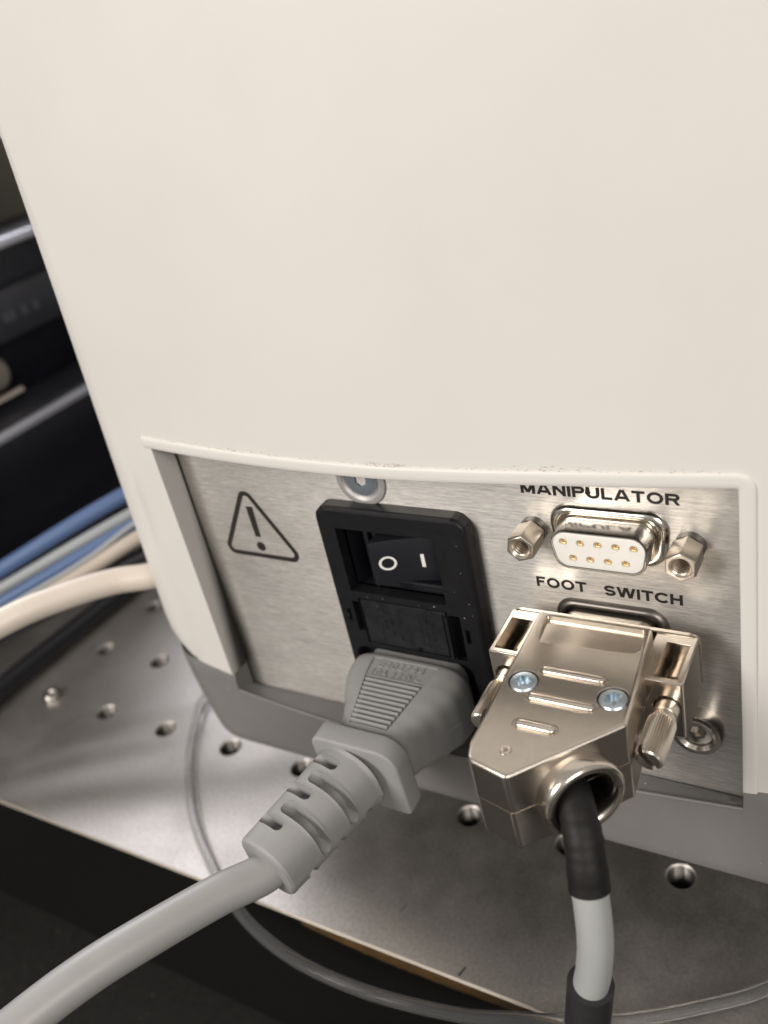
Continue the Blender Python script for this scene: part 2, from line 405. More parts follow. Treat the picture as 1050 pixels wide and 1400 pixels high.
link(pd([(-31.1,-25.9,.02),(-30.6,-25.9,.02),(-30.1,-23.6,.02),(-30.45,-23.5,.02)], [(0,1,2,3)]), 'scratch', M_gap, board, 0)
link(pd([(-49.5,-17.0,.02),(-49.25,-17.1,.02),(-48.7,-14.8,.02),(-48.85,-14.8,.02)], [(0,1,2,3)]), 'scratch', M_gap, board, 0)
# threaded liners, one per hole the picture can show
pr = []
for k in range(20): pr.append((2.95-(.38 if k % 2 else 0), -.3-k*.5))
hole_me = pd(*lathe([(r, t) for r, t in pr]+[(.01, -10.3)], 24, 'z', cap=False))
bm = bmesh.new(); bm.from_mesh(hole_me); bmesh.ops.reverse_faces(bm, faces=bm.faces); bm.to_mesh(hole_me); bm.free()
hole_me.materials.append(M_hole)
first = True
for i in range(-3, 13):
    for j in range(0, 9):
        if first: h = link(hole_me, 'threaded_hole', M_hole, board, 0); first = False
        else: h = bpy.data.objects.new('threaded_hole', hole_me); C.objects.link(h); h.parent = board
        h.location = Vector((HX+i*P25, HY+j*P25, 0))*S
# the set screw standing in the hole left of the tubing
ss = pd(*lathe([(0.01,.2),(1.0,.2),(1.0,1.4),(1.3,1.9),(2.3,1.9),(2.7,1.5),(2.7,-6),(0.01,-6)], 20, 'z', cap=False))
o = link(ss, 'set_screw', M_steel, board, 30); o.location = Vector((HX, HY, -.2))*S; o['label'] = 'bright set screw standing in a hole near the black cable'

# ------------------------------------------------------------------ instrument
inst = thing('laboratory_instrument', 'white moulded instrument housing with grey base and brushed steel connector panel', 'instrument', (-30, 100, ZB))
IL = Vector((-30, 100, ZB))
def sub(me):
    for v in me.vertices: v.co -= IL*S
    return me
def ilink(me, name, m, parent=None, smooth=30):
    return link(sub(me), name, m, parent or inst, smooth) if parent is None else link(sub(me), name, m, parent, smooth)
XL, XR, ZT, ZC, ZP = -88.5, 20.4, 12.9, -45.0, -51.4
def yc(x): return -(5.5+4.4*(1-((x+34)/55.)**2)) if x < -34 else -9.9+.0194*(x+34)**1.4
def yfr(x, f): return (1-f)*yc(x)+f*(-6.1)
def plan(inl, f, xs, r=14.0, xa=-101.0, xb=44.0, sh=0., back=240, dy=0.):
    pts = []
    la = xa+inl; lb = xb-inl
    ya = yfr(la, f)+dy; yb = yfr(lb, f)+dy
    sl = math.atan2(yfr(la+1, f)-yfr(la, f), 1)
    pts.append((la-r+sh, back)); pts.append((la-r+sh, ya+r+60)); pts.append((la-r+sh, ya+r+15))
    for k in range(0, 13):
        a = math.pi-(math.pi/2)*k/12
        pts.append((la+r*math.cos(a)+sh, ya+r-r*math.sin(a)))
    for x in xs:
        if x > la+.5 and x < lb-.5: pts.append((x, yfr(x, f)+dy))
        else: pts.append((min(max(x, la+.2), lb-.2), yfr(min(max(x, la+.2), lb-.2), f)+dy))
    for k in range(0, 13):
        a = math.pi/2-(math.pi/2)*k/12
        pts.append((lb+r*math.cos(a)-sh, yb+r-r*math.sin(a)))
    pts.append((lb+r-sh, yb+r+15)); pts.append((lb+r-sh, back))
    return pts
xs = [-99, -96, -93, -90.5, XL]+[XL+(XR-XL)*k/24 for k in range(1, 24)]+[XR, 22.4, 26, 30, 34, 38, 42]
NPRE = 3+13
iL = NPRE+4; iR = NPRE+4+24
# cover
zs = [ZC, ZC+.25, ZC+1, ZC+3, -39, -35, -30, -20, -10, 0, 6, ZT, 18, 30, 50, 70, 100, 140, 180, 200]
rings = []
for z in zs:
    sh = max(0, (z+35)*.052); inl = 0
    if z < -36: inl = 3.4*((-36-z)/9.)**2.2
    dy = .25 if z == ZC else 0
    p = plan(0, 0, xs, sh=sh+inl if inl else sh, dy=dy)
    rings.append([(x, y, z) for x, y in p])
n = len(rings[0]); V = [p for r_ in rings for p in r_]; F = []
jT = zs.index(ZT)
for j in range(len(zs)-1):
    for i in range(n-1):
        if j < jT and iL <= i < iR: continue
        F.append((j*n+i, j*n+i+1, (j+1)*n+i+1, (j+1)*n+i))
F.append(tuple((len(zs)-1)*n+i for i in range(n)))
# reveals of the opening: thickness of the moulding
def addq(q):
    o = len(V); V.extend(q); F.append(tuple(range(o, o+len(q))))
for xe, yi in ((XL, -.35), (XR, -.35)):
    addq([(xe, yc(xe), ZC), (xe, yi, ZC), (xe, yi, ZT), (xe, yc(xe), ZT)])
for k in range(24):
    a, b = xs[4+k], xs[5+k]
    addq([(a, yc(a), ZT), (b, yc(b), ZT), (b, -.35, ZT), (a, -.35, ZT)])
# underside of the moulding either side of the opening
addq([(-101, yc(-101)+.3, ZC), (XL, yc(XL)+.3, ZC), (XL, -.35, ZC), (-101, -.35, ZC)])
addq([(XR, yc(XR)+.3, ZC), (42, yc(42)+.3, ZC), (42, -.35, ZC), (XR, -.35, ZC)])
me = pd(V, F); bm = bmesh.new(); bm.from_mesh(me); bmesh.ops.remove_doubles(bm, verts=bm.verts, dist=1e-6)
bmesh.ops.recalc_face_normals(bm, faces=bm.faces); bm.to_mesh(me); bm.free()
cover = ilink(me, 'cover', M_white, smooth=40)
# raised lip over and to the right of the opening
def lip():
    path = []; 
    for k in range(0, 41):
        x = XL-1.6+(XR+.2-(XL-1.6))*k/40; path.append((x, ZT))
    # rounded corner
    rc = .35; pts = [p for p in path if p[0] < XR-.6]
    outer = []
    W = 2.3; secs = []
    cl = [(XL-1.7+k*(XR-rc-(XL-1.7))/46, ZT+W/2, 0, 1) for k in range(47)]
    for k in range(1, 9):
        a = math.pi/2*(1-k/8); cl.append((XR-rc+(rc+W/2)*math.cos(a)*1.0, ZT-rc+ (rc+W/2)*math.sin(a), math.cos(a), math.sin(a)))
    for k in range(1, 30): cl.append((XR+W/2, ZT-rc-(ZT-rc-ZC-.1)*k/29, 1, 0))
    prof = []
    hw = W/2
    for d, h in ((-hw,-.6),(-hw,.0),(-hw,.22),(-hw+.05,.32),(-hw+.18,.40),(-.3,.42),(.35,.42),(hw-.35,.38),(hw-.15,.3),(hw-.03,.15),(hw,.0),(hw,-.4)):
        prof.append((d, h))
    for x, z, nx, nz in cl:
        s = []
        for d, h in prof:
            px, pz = x+nx*d, z+nz*d; s.append((px, yc(px)-h, pz))
        secs.append(s)
    return loft(secs)
ilink(pd(*lip()), 'opening_lip', M_white, smooth=40)
# dust caught along the top of the lip
V, F = [], []
for k in range(260):
    x = random.choice([random.uniform(XL, XR), random.gauss(-58, 12), random.gauss(2, 12), random.gauss(-33,3)])
    if x < XL or x > XR: continue
    z = ZT+2.32+abs(random.gauss(0, .34)); y = yc(x)-.06; s = random.uniform(.02, .075)
    l = random.uniform(1, 3.5)
    o = len(V); V += [(x-s*l, y-.1, z-s*.5), (x+s*l, y-.1, z-s*.5), (x+s*l*.6, y-.12, z+s), (x-s*l*.6, y-.12, z+s)]; F.append((o,o+1,o+2,o+3))
d = ilink(pd(V, F), 'dust', M_dust, smooth=0); d['kind'] = 'stuff'
V, F = [], []
for x, y, z in [(3.6,-3.4,-50.1),(16.0,-3.0,-50.2),(-76.5,-3.5,-50.0),(-62,-5.0,-49.6),(7.5,-1.5,-50.8),(-52.9,-3.15,-22.9),(-26.1,-3.12,-9.2),(-25.6,-3.12,-15.8),(-25.4,-3.12,-18.3),(-27.1,-3.12,-19.1),(-44,-3.12,-17.7),(-36.3,-3.12,-18.0),(-33.0,-3.12,-17.6),(-47.5,-3.12,-17.9)]:
    s_ = random.uniform(.09,.17); a = random.uniform(0, 3); o = len(V)
    V += [(x-s_*math.cos(a), y-.02, z-s_*math.sin(a)), (x+s_*.5*math.sin(a), y-.16, z-s_*.4), (x+s_*math.cos(a), y-.02, z+s_*math.sin(a)), (x, y-.14, z+.12)]
    F += [(o,o+1,o+2),(o,o+2,o+3),(o,o+3,o+1),(o+1,o+3,o+2)]
d = ilink(pd(V, F), 'lint', M_lint, smooth=0); d['kind'] = 'stuff'
# base
zs2 = [-45.25, -46.5, -48, -49.6, -51.6, -54, -57, -60, -63, -65.2, -66.1, -66.4]
ZBOT = -66.4; rings = []
for z in zs2:
    t = (-45.25-z)/(ZBOT*-1-45.25); t = min(1, max(0, t))
    e = 1.0 if z > -65 else 0
    b = .35 if z == -45.25 else 0
    r_ = 0
    if z < -65: r_ = {-65.2:.1, -66.1:.6, -66.4:1.4}[z]
    p = plan(.5+7.5*t**1.1, t, xs, r=13.5, dy=.35+b+r_, sh=r_)
    rings.append([(x, y, z) for x, y in p])
n = len(rings[0]); V = [p for r_ in rings for p in r_]; F = []
jl = 3     # opening reaches down to -49.6 at the face, ledge slopes to the panel at -51.4
for j in range(len(zs2)-1):
    for i in range(n-1):
        if j < jl and iL <= i < iR: continue
        F.append((j*n+i, j*n+i+1, (j+1)*n+i+1, (j+1)*n+i))
F.append(tuple((len(zs2)-1)*n+i for i in range(n)))
fr = rings[jl]
for k in range(24):
    a, b = fr[iL+k], fr[iL+k+1]
    # rounded front arris of the ledge, then ledge
    am = (a[0], a[1]+.5, a[2]+.06); b2 = (b[0], b[1]+.5, b[2]+.06)
    addq([a, b, b2, am]); addq([am, b2, (b[0], -.35, ZP), (a[0], -.35, ZP)])
for i_ in (iL, iR):
    xe = rings[0][i_][0]
    addq([rings[0][i_], rings[1][i_], rings[2][i_], rings[3][i_], (xe, -.35, ZP), (xe, -.35, -45.25)])
addq([(-100, rings[0][NPRE][1], -45.3), rings[0][iL], (XL, 3, -45.3), (-100, 3, -45.3)])
addq([rings[0][iR], (42, rings[0][iR+4][1], -45.3), (42, 3, -45.3), (XR, 3, -45.3)])
me = pd(V, F); bm = bmesh.new(); bm.from_mesh(me); bmesh.ops.remove_doubles(bm, verts=bm.verts, dist=1e-5)
bmesh.ops.recalc_face_normals(bm, faces=bm.faces); bm.to_mesh(me); bm.free()
ilink(me, 'base', M_grey, smooth=45)
for x in (-80, 15):
    for y in (70, 200):
        ilink(pd(*lathe([(9,-66.3),(9,-78),(11,-93.85),(0.01,-93.85)], 28, 'z', (x,y,0), cap=False)), 'foot', M_black)
# bead along the front arris of the ledge
bead = [(fr[iL+k][0], fr[iL+k][1]+.22, fr[iL+k][2]+.02) for k in range(25)]
ilink(pd(*tube(bead, .34, 10, smoothpath=False)), 'ledge_rim', M_grey, smooth=60)
# panel
hx0, hx1, hz0, hz1 = -51.6, -29.6, -17.6, -2.2      # cut-out for the switch well
PX = [XL-3, hx0, hx1, XR+3]; PZ = [ZP-1, hz0, hz1, ZT+5]
me = pd([(x,0,z) for z in PZ for x in PX], [(4*j+i, 4*j+i+1, 4*j+i+5, 4*j+i+4) for j in range(3) for i in range(3) if not (i == 1 and j == 1)])
bm = bmesh.new(); bm.from_mesh(me); bm.faces.ensure_lookup_table()
if bm.faces[0].normal.y > 0: bmesh.ops.reverse_faces(bm, faces=bm.faces)
bm.to_mesh(me); bm.free()
uv = me.uv_layers.new(name='UVMap')
for lp in me.loops:
    v = me.vertices[lp.vertex_index].co; uv.data[lp.index].uv = (v.x*10, v.z*10)
panel = link(sub(me), 'connector_panel', M_panel, inst, 0)
# printing
ilink(letters('MANIPULATOR', -14.0, 11.3, 6.35, 2.02, -.02), 'lettering', M_ink, panel, 0)
ilink(letters('FOOT', -13.5, -4.7, -11.98, 2.05, -.02), 'lettering', M_ink, panel, 0)
ilink(letters('SWITCH', -1.75, 10.9, -11.98, 2.05, -.02), 'lettering', M_ink, panel, 0)
def tri_sign():
    tri = [(-83.9,-14.4),(-62.6,-14.6),(-73.6,3.1)]
    o_ = rpoly(tri, 1.9, 8); i_ = inset(o_, 1.08); V = []; F = []; n = len(o_)
    for p in o_: V.append((p[0], -.04, p[1]))
    for p in i_: V.append((p[0], -.04, p[1]))
    F = [(k, (k+1) % n, n+(k+1) % n, n+k) for k in range(n)]
    bar = rpoly([(-74.2,-2.2),(-72.5,-2.2),(-72.65,-9.4),(-74.0,-9.4)], .15, 3)
    o2 = len(V); V += [(p[0], -.04, p[1]) for p in bar]; F.append(tuple(range(o2, o2+len(bar))))
    o3 = len(V); V += [(-73.3+1.1*math.cos(a*math.pi/12), -.04, -11.7+1.1*math.sin(a*math.pi/12)) for a in range(24)]; F.append(tuple(range(o3, o3+24)))
    return pd(V, F)
ilink(tri_sign(), 'warning_triangle', M_ink, panel, 0)
# cup-washer screws
def cup_screw(x, z, R0, H, rot, hm, wm=None):
    wsh = ilink(pd(*lathe([(R0,0),(R0,-H*.75),(R0-.25,-H),(R0-1.0,-H),(R0-1.6,-H+.5),(R0-1.65,-H*.4),(R0-1.65,0)], 40, 'y', (x,0,z), cap=False)), 'screw', wm or M_chrome, inst, 35)
    hd = boolcut(pd(*lathe([(0.01,-H*.55),(R0-2.3,-H*.55),(R0-1.7,-H*.8+.4),(R0-1.8,-.1),(0.01,-.1)], 36, 'y', (x,0,z), cap=False)),
                 [pd(*lathe([(.01,-H-1),(1.25,-H-1),(1.25,-H*.55+1.1),(.01,-H*.55+1.1)], 6, 'y', (x,0,z), a0=rot, a1=rot+2*math.pi, cap=False))])
    link(sub(hd), 'screw_head', hm, wsh, 30)
cup_screw(-44.8, 6.2, 5.1, .42, .4, M_bluegrey, M_washer)
cup_screw(12.6, -36.9, 4.3, 2.6, .2, M_chrome)

# D-sub sockets
def dpoly(ht, hb, zt, zb, r, cx=0, cz=0, seg=7):
    return rpoly([(cx-ht, cz+zt), (cx+ht, cz+zt), (cx+hb, cz+zb), (cx-hb, cz+zb)], r, seg)
def dring(profile, cx, cz):
    """profile: (y, ht, hb, zt, zb, r)"""
    return loft([[(p[0], y, p[1]) for p in dpoly(ht, hb, zt, zb, r, cx, cz)] for y, ht, hb, zt, zb, r in profile], cap=False)
def dsub(cx, cz, full=True, m=None):
    fl = ilink(pd(*dring([(0,10.0,8.7,5.1,-5.0,3.4),(-.55,9.8,8.5,4.95,-4.85,3.3),(-.95,9.35,8.1,4.6,-4.5,3.1),(-1.05,8.9,7.7,4.2,-4.1,2.9),
                          (-.9,8.55,7.35,3.9,-3.8,2.7),(-.45,8.35,7.15,3.75,-3.7,2.6),(-.7,8.2,7.0,3.62,-3.58,2.5),(-1.3,8.15,6.95,3.55,-3.5,2.4),
                          (-5.3,8.1,6.9,3.5,-3.45,2.4),(-5.55,8.0,6.8,3.4,-3.35,2.3),(-5.6,7.85,6.65,3.25,-3.2,2.25),(-5.4,7.75,6.55,3.15,-3.1,2.2),(-4.9,7.7,6.5,3.1,-3.05,2.2)], cx, cz)),
               'serial_socket', m or M_chrome, inst, 40)
    if full:
        ins = [(p[0], p[1]) for p in dpoly(7.72, 6.52, 3.12, -3.07, 2.15, cx, cz)]
        me = pd(*slab(ins, -1, -5.5, .2, 'y'))
        cuts = []
        pins = [((i-2)*2.76, 1.42) for i in range(5)]+[((i-1.5)*2.76, -1.42) for i in range(4)]
        for px, pz in pins: cuts.append(pd(*lathe([(.01,-7),(.68,-7),(.68,-5.5),(.64,-5.4),(.64,-3.2),(.01,-3.2)], 16, 'y', (cx+px,0,cz+pz), cap=False)))
        link(sub(boolcut(me, cuts)), 'insert', M_insert, fl, 30)
        for px, pz in pins:
            ilink(pd(*lathe([(.01,-4.8),(.26,-4.85),(.3,-5.15),(.42,-5.25),(.62,-5.2),(.62,-3.25)], 16, 'y', (cx+px,0,cz+pz), cap=False)), 'contact', M_brass, fl, 30)
    return fl
ds = dsub(0, 0)
ds['label'] = 'upper nine-hole socket with white insert, nothing plugged in'
d2 = dsub(-.9, -18.5, False, M_darkshell)  # same chrome in a darker colour, painting in the hood's dark reflection
d2['label'] = 'lower socket mostly hidden behind the nickel connector hood'
def hexpost(cx, cz, rot):
    secs = []
    for rr, y in ((2.0,-1.4),(2.3,-1.45),(2.56,-1.7),(2.56,-6.25),(2.36,-6.5)):
        secs.append([(cx+rr*math.cos(rot+k*math.pi/3), y, cz+rr*math.sin(rot+k*math.pi/3)) for k in range(6)])
    me = pd(*loft(secs))
    pr = [(.01,-8),(1.7,-8),(1.7,-6.4),(1.45,-6.1)]
    for k in range(12): pr.append((1.5-(.2 if k % 2 == 0 else 0), -6.0+k*.3))
    pr += [(1.3,-1.9),(.01,-1.9)]
    me = boolcut(me, [pd(*lathe(pr, 20, 'y', (cx,0,cz), cap=False))])
    hx = ilink(bevelled(me, .06, 1, 25), 'hex_standoff', M_post, inst, 22)
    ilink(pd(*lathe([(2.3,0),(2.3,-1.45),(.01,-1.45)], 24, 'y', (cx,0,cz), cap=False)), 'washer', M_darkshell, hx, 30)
hexpost(-12.5, -.2, .35); hexpost(12.5, -.2, .5)

# power inlet with rocker switch and fuse drawer
fx0, fx1, fz0, fz1 = -55.0, -23.9, -49.3, 1.6
fl = rpoly([(fx0,fz1),(fx1,fz1),(fx1,fz0),(fx0,fz0)], [2.6,2.6,3,3], 3)
me = pd(*slab(fl, 0, -3.1, .75, 'y', steps=3))
OX0, OX1, OZ0, OZ1 = -51.0, -30.4, -17.0, -2.8
cuts = [pd(*box(OX0, OX1, -5, 3, OZ0, OZ1)),
        pd(*box(-49.8, -30.6, -5, -2.35, -29.4, -18.5)),      # fuse drawer seat
        pd(*box(-51.4, -49.9, -5, -1.0, -26.6, -19.4)), pd(*box(-30.2, -28.2, -5, -1.0, -29.5, -19.2)),
        pd(*box(-53.2, -52.3, -5, -2.2, -24.6, -21.6)), pd(*box(-27.5, -26.6, -5, -2.2, -25.2, -22.0)),
        pd(*slab(rpoly([(-53.2,-30.6),(-27.4,-30.6),(-27.4,-46.6),(-53.2,-46.6)], 2.0, 3), -5, -.6, axis='y'))]
me = boolcut(me, cuts)
inlet = link(sub(bevelled(me, .14, 2, 40)), 'power_inlet', M_black, inst, 30, flat=2)
# switch well walls (the well is deeper than the flange)
V, F = [], []
def quad(q):
    o = len(V); V.extend(q); F.append((o, o+1, o+2, o+3))
wy0, wy1 = -.6, 6.0
quad([(OX0,wy0,OZ0),(OX0,wy1,OZ0),(OX0,wy1,OZ1),(OX0,wy0,OZ1)]); quad([(OX1,wy0,OZ0),(OX1,wy1,OZ0),(OX1,wy1,OZ1),(OX1,wy0,OZ1)])
quad([(OX0,wy0,OZ0),(OX1,wy0,OZ0),(OX1,wy1,OZ0),(OX0,wy1,OZ0)]); quad([(OX0,wy0,OZ1),(OX1,wy0,OZ1),(OX1,wy1,OZ1),(OX0,wy1,OZ1)])
quad([(OX0,wy1,OZ0),(OX1,wy1,OZ0),(OX1,wy1,OZ1),(OX0,wy1,OZ1)])
ilink(pd(V, F), 'switch_well', M_rocker, inlet, 0)
FY = 1.4
ilink(pd(*merge(box(-48.3,-47.4,FY,6,-16.9,-3.4), box(-47.4,-31.3,FY,6,-16.9,-16.2), box(-47.4,-31.3,FY,6,-4.1,-3.4), box(-31.3,-30.6,FY,6,-16.9,-3.4), box(-46.9,-46.0,FY+.8,6,-15.9,-4.4))), 'switch_frame', M_rocker, inlet, 0)
rpts = [(-43.9,-3.75),(-42.8,-3.1),(-41.5,-2.4),(-40,-1.7),(-38.5,-1.08),(-37,-.52),(-35.3,-.02),(-34,.28),(-32.5,.55)]
def on_rocker(x):
    for (xa, ya), (xb, yb) in zip(rpts, rpts[1:]):
        if x <= xb: return ya+(yb-ya)*(x-xa)/(xb-xa)
    return rpts[-1][1]
rk = [(-44.6,5.5),(-44.15,-3.6)]+rpts+[(-32.2,.75),(-31.9,5.5)]
RZ0, RZ1 = -14.35, -5.0
me = pd(*loft([[(x,y,z) for x,y in rk] for z in (RZ0, RZ1)]))
rock = link(sub(bevelled(me, .16, 2, 40)), 'rocker_switch', M_rocker, inlet, 35)
V, F = [], []
for k in range(36):
    a = 2*math.pi*k/36
    for r_ in (1.5, 1.08):
        x = -41.4+r_*math.cos(a); z = -9.75+r_*math.sin(a); V.append((x, on_rocker(x)-.05, z))
F = [(2*k, 2*((k+1) % 36), 2*((k+1) % 36)+1, 2*k+1) for k in range(36)]
ilink(pd(V, F), 'off_mark', M_whiteink, inlet, 0)
x0_, x1_ = -35.6, -34.95
ilink(pd([(x0_, on_rocker(x0_)-.05, -11.2),(x1_, on_rocker(x1_)-.05, -11.2),(x1_, on_rocker(x1_)-.05, -8.4),(x0_, on_rocker(x0_)-.05, -8.4)], [(0,1,2,3)]), 'on_mark', M_whiteink, inlet, 0)
# fuse drawer
me = boolcut(pd(*box(-49.5,-31.2,-2.95,-1.2,-29.2,-18.9)), [pd(*box(-38.5,-37.6,-4,-2.4,-29.4,-28.5)), pd(*box(-31.9,-31.7,-4,-2.6,-30,-19.4))])
fd = link(sub(bevelled(me, .2, 2, 40)), 'fuse_drawer', M_blackrough, inlet, 30, flat=2)
V, F = [], []
for cx_ in (-45.8, -44.6, -43.4, -41.6, -37.0, -35.8, -34.4):
    z = -20.2-random.random()*.6
    while z > -27.6:
        for _ in range(3):
            a = random.choice((0, 0, math.pi/2)); l = random.uniform(.16, .36); x = cx_+random.uniform(-.3,.3); zz = z+random.uniform(-.3,.3); t = .05
            c, sn = math.cos(a), math.sin(a); o = len(V)
            q = [(-l,-t),(l,-t),(l,t),(-l,t)]
            V += [(x+p*c-q_*sn, -2.94, zz+p*sn+q_*c) for p, q_ in q]+[(x+p*c-q_*sn, -3.04, zz+p*sn+q_*c) for p, q_ in q]
            F += [(o+4,o+5,o+6,o+7),(o,o+1,o+5,o+4),(o+1,o+2,o+6,o+5),(o+2,o+3,o+7,o+6),(o+3,o,o+4,o+7)]
        z -= random.choice((.95, 1.0, 1.9))
ilink(pd(V, F), 'moulded_marks', M_blackrough, inlet, 0)
ilink(pd(*box(-31.0,-30.35,-4.0,-2.0,-28.8,-19.2)), 'drawer_latch', M_black, inlet, 0)
# inlet pocket rim
# ------------------------------------------------------------------ power cord (plug + strain relief + cord)
PC = thing('power_cord', 'grey mains plug and its thick grey cord, pushed into the black power inlet', 'power cord', (-40.7,0,-38.5), (.07,0,0))
def sup(hw, zt, zb, y, e=4.0, n=72, cx=0, asym=0):
    out = []; zm = (zt+zb)/2; hz = (zt-zb)/2
    for k in range(n):
        a = 2*math.pi*k/n; c, s = math.cos(a), math.sin(a)
        out.append((cx+hw*math.copysign(abs(c)**(2/e), c), y, zm+hz*math.copysign(abs(s)**(2/e), s)))
    return out
def interp(tab, y):
    if y >= tab[0][0]: return tab[0][1:]
    for a, b in zip(tab, tab[1:]):
        if b[0] <= y <= a[0]:
            t = (a[0]-y)/(a[0]-b[0]); t = t*t*(3-2*t)*.35+t*.65
            return tuple(p+(q-p)*t for p, q in zip(a[1:], b[1:]))
    return tab[-1][1:]
#        y     hw   zt    zb    e
tab = [(-2.8,11.2,7.2,-7.4,5.0),(-3.4,12.1,7.8,-8.0,5.0),(-4.2,12.7,8.15,-8.3,4.6),(-6,12.9,8.2,-8.4,4.4),(-9,12.4,8.1,-8.3,4.2),(-12,11.0,7.9,-8.0,4.0),
       (-15,9.3,7.6,-7.5,3.8),(-18,7.9,7.3,-6.9,3.6),(-20.5,7.1,7.15,-6.5,3.6),(-22.8,7.0,7.1,-6.4,3.8)]
ys = [-2.8,-3.0,-3.4,-3.8,-4.2]+[-4.2-.6*k for k in range(1, 31)]+[-22.8]
secs = [sup(10.6,6.9,-7.4,-.7,5), sup(10.6,6.9,-7.4,-2.79,5)]
for y in ys:
    hw, zt, zb, e = interp(tab, y); secs.append(sup(hw, zt, zb, y, e))
me = pd(*loft(secs))
# recessed label field and grip field
win = [(-7.3,-4.6),(7.0,-4.6),(6.3,-9.3),(-6.6,-9.3)]
wc = pd(*loft([[(x,y,z+(-.1*(0))) for x,y in win] for z in (7.75, 10)]))
grp = [(-6.55,-9.35),(6.2,-9.35),(3.9,-20.4),(-4.1,-20.4)]
gc = pd(*loft([[(x, y, z-(.0 if y > -15 else .75)) for x,y in grp] for z in (7.35, 10)]))
plug = link(boolcut(me, [wc, gc]), 'plug', M_plug, PC, 35)
nr = 10
for k in range(nr):
    y = -10.1-k*1.06; t = (-y-9.3)/11.1; xl = -6.5+2.4*t+.25; xr = 6.15-2.3*t-.25; zt = 7.58-.70*max(0, (-y-9.35)/11.05)
    pf = [(0,-.5),(.0,.28),(.12,.42),(.32,.46),(.5,.36),(.58,.1),(.6,-.5)]
    v = loft([[(x, y+.3-a, zt+b) for a, b in pf] for x in (xl, xr)])
    link(pd(*v), 'grip_rib', M_plug, plug, 40)
link(text_mesh('E202744', -5.2, 4.6, -6.75, 1.75, 7.78, bold=.008, thick=.17, spacing=1.15, plane='xy'), 'lettering', M_plug, plug, 30)
link(text_mesh('10A 125V~', -5.6, 4.8, -8.95, 1.55, 7.78, bold=.008, thick=.16, spacing=1.15, plane='xy'), 'lettering', M_plug, plug, 30)
# seam line round the plug
seam = []
for y in ys[3:]:
    hw = interp(tab, y)[0]; seam.append((hw+.01, y, -.1))
link(pd(*tube(seam, .07, 6, smoothpath=False)), 'mould_seam', M_plug, plug, 0)
# collar
col = rpoly([(-8.9,8.3),(8.8,8.3),(8.9,-7.2),(-9.0,-7.2)], [2.2,4.2,1.0,1.6], 7)
me = pd(*slab(col, -22.2, -26.6, .55, 'y', steps=4, both=True))
link(me, 'collar', M_plug, PC, 35)
# strain relief with staggered slots
S0, S1 = Vector((-1.5,-26.4,.2)), Vector((-6.4,-48.0,-.5))
ax = (S1-S0).normalized(); Ls = (S1-S0).length
er = Vector((1,0,0)); er = (er-ax*er.dot(ax)).normalized(); eu = er.cross(ax).normalized()
if eu.z < 0: eu = -eu
def sm(a, b, x):
    t = max(0, min(1, (x-a)/(b-a))); return t*t*(3-2*t)
slots = []
D = math.radians
for s_ in (3.4, 10.4, 17.3): slots += [(s_, D(80), D(131)), (s_, D(-80), D(-20)), (s_, D(-136+0), D(-98))]
for s_ in (6.9, 13.9): slots += [(s_, D(-8), D(108)), (s_, D(172), D(288))]
nu, nv = 240, 320
def sdf(s, a, R_):
    best = 9
    for c, a0, a1 in slots:
        W_ = .95 if a1-a0 < 1.06 else 1.15
        m_ = (a0+a1)/2; h = (a1-a0)/2; da = (a-m_+math.pi) % (2*math.pi)-math.pi
        ex = max(0, abs(da)*R_-(h*R_-W_)); dist = math.hypot(ex, s-c)-W_
        best = min(best, dist)
    return best
secs = []
for j in range(nv+1):
    s = Ls*j/nv; R0 = 6.65-.55*j/nv
    ring = []
    edge = .45*(1-sm(0, .5, Ls-s)) if s > Ls-.5 else 0
    root = .9*(1-sm(0, 1.2, s))**2
    for i in range(nu):
        a = 2*math.pi*i/nu; c, sn = math.cos(a), math.sin(a)
        e = 2.7; rr = R0/((abs(c)**e+abs(sn)**e)**(1/e))*.985
        dd = sdf(s, a, R0)
        dep_ = 2.7*(1-sm(-.16, .0, dd)) ; rim = .10*math.exp(-(dd/.35)**2) if dd > 0 else 0
        rr = rr-dep_+rim-edge*.5+root*.4
        ad = math.degrees(a) if a < math.pi else math.degrees(a)-360
        if -100 < ad < 0: rr -= .55*(1-sm(-15, -11, ad))*sm(-100, -60, ad)
        p = S0+ax*s+er*(rr*c)+eu*(rr*sn); ring.append(tuple(p))
    secs.append(ring)
# rounded end face down to the cord
for f, back in ((.97, -.12), (.9, -.2), (.62, -.2)):
    c0 = S1-ax*back*0+ax*(-back*0)
    secs.append([tuple(S1+(Vector(p)-S1)*f+ax*(-back)) for p in secs[nv]])
link(pd(*loft(secs)), 'strain_relief', M_plug, PC, 42)
def toPC(p):
    c, s = math.cos(.07), math.sin(.07); x, y, z = p[0]+40.7, p[1], p[2]+38.5
    return (x, y*c+z*s, -y*s+z*c)
S1p = S1-ax*3
cord = [tuple(S1p), tuple(S1+ax*1.0)]+[toPC(p) for p in ((-51.2,-56.2,-40.9),(-56.3,-67.2,-39.3),(-60.3,-75.6,-38.7),(-64.3,-84.3,-39.2),(-69.5,-96,-41),(-78,-112,-46),(-92,-135,-60),(-115,-165,-90))]
link(pd(*tube(cord, 3.35, 32)), 'cord', M_cord, PC, 60)

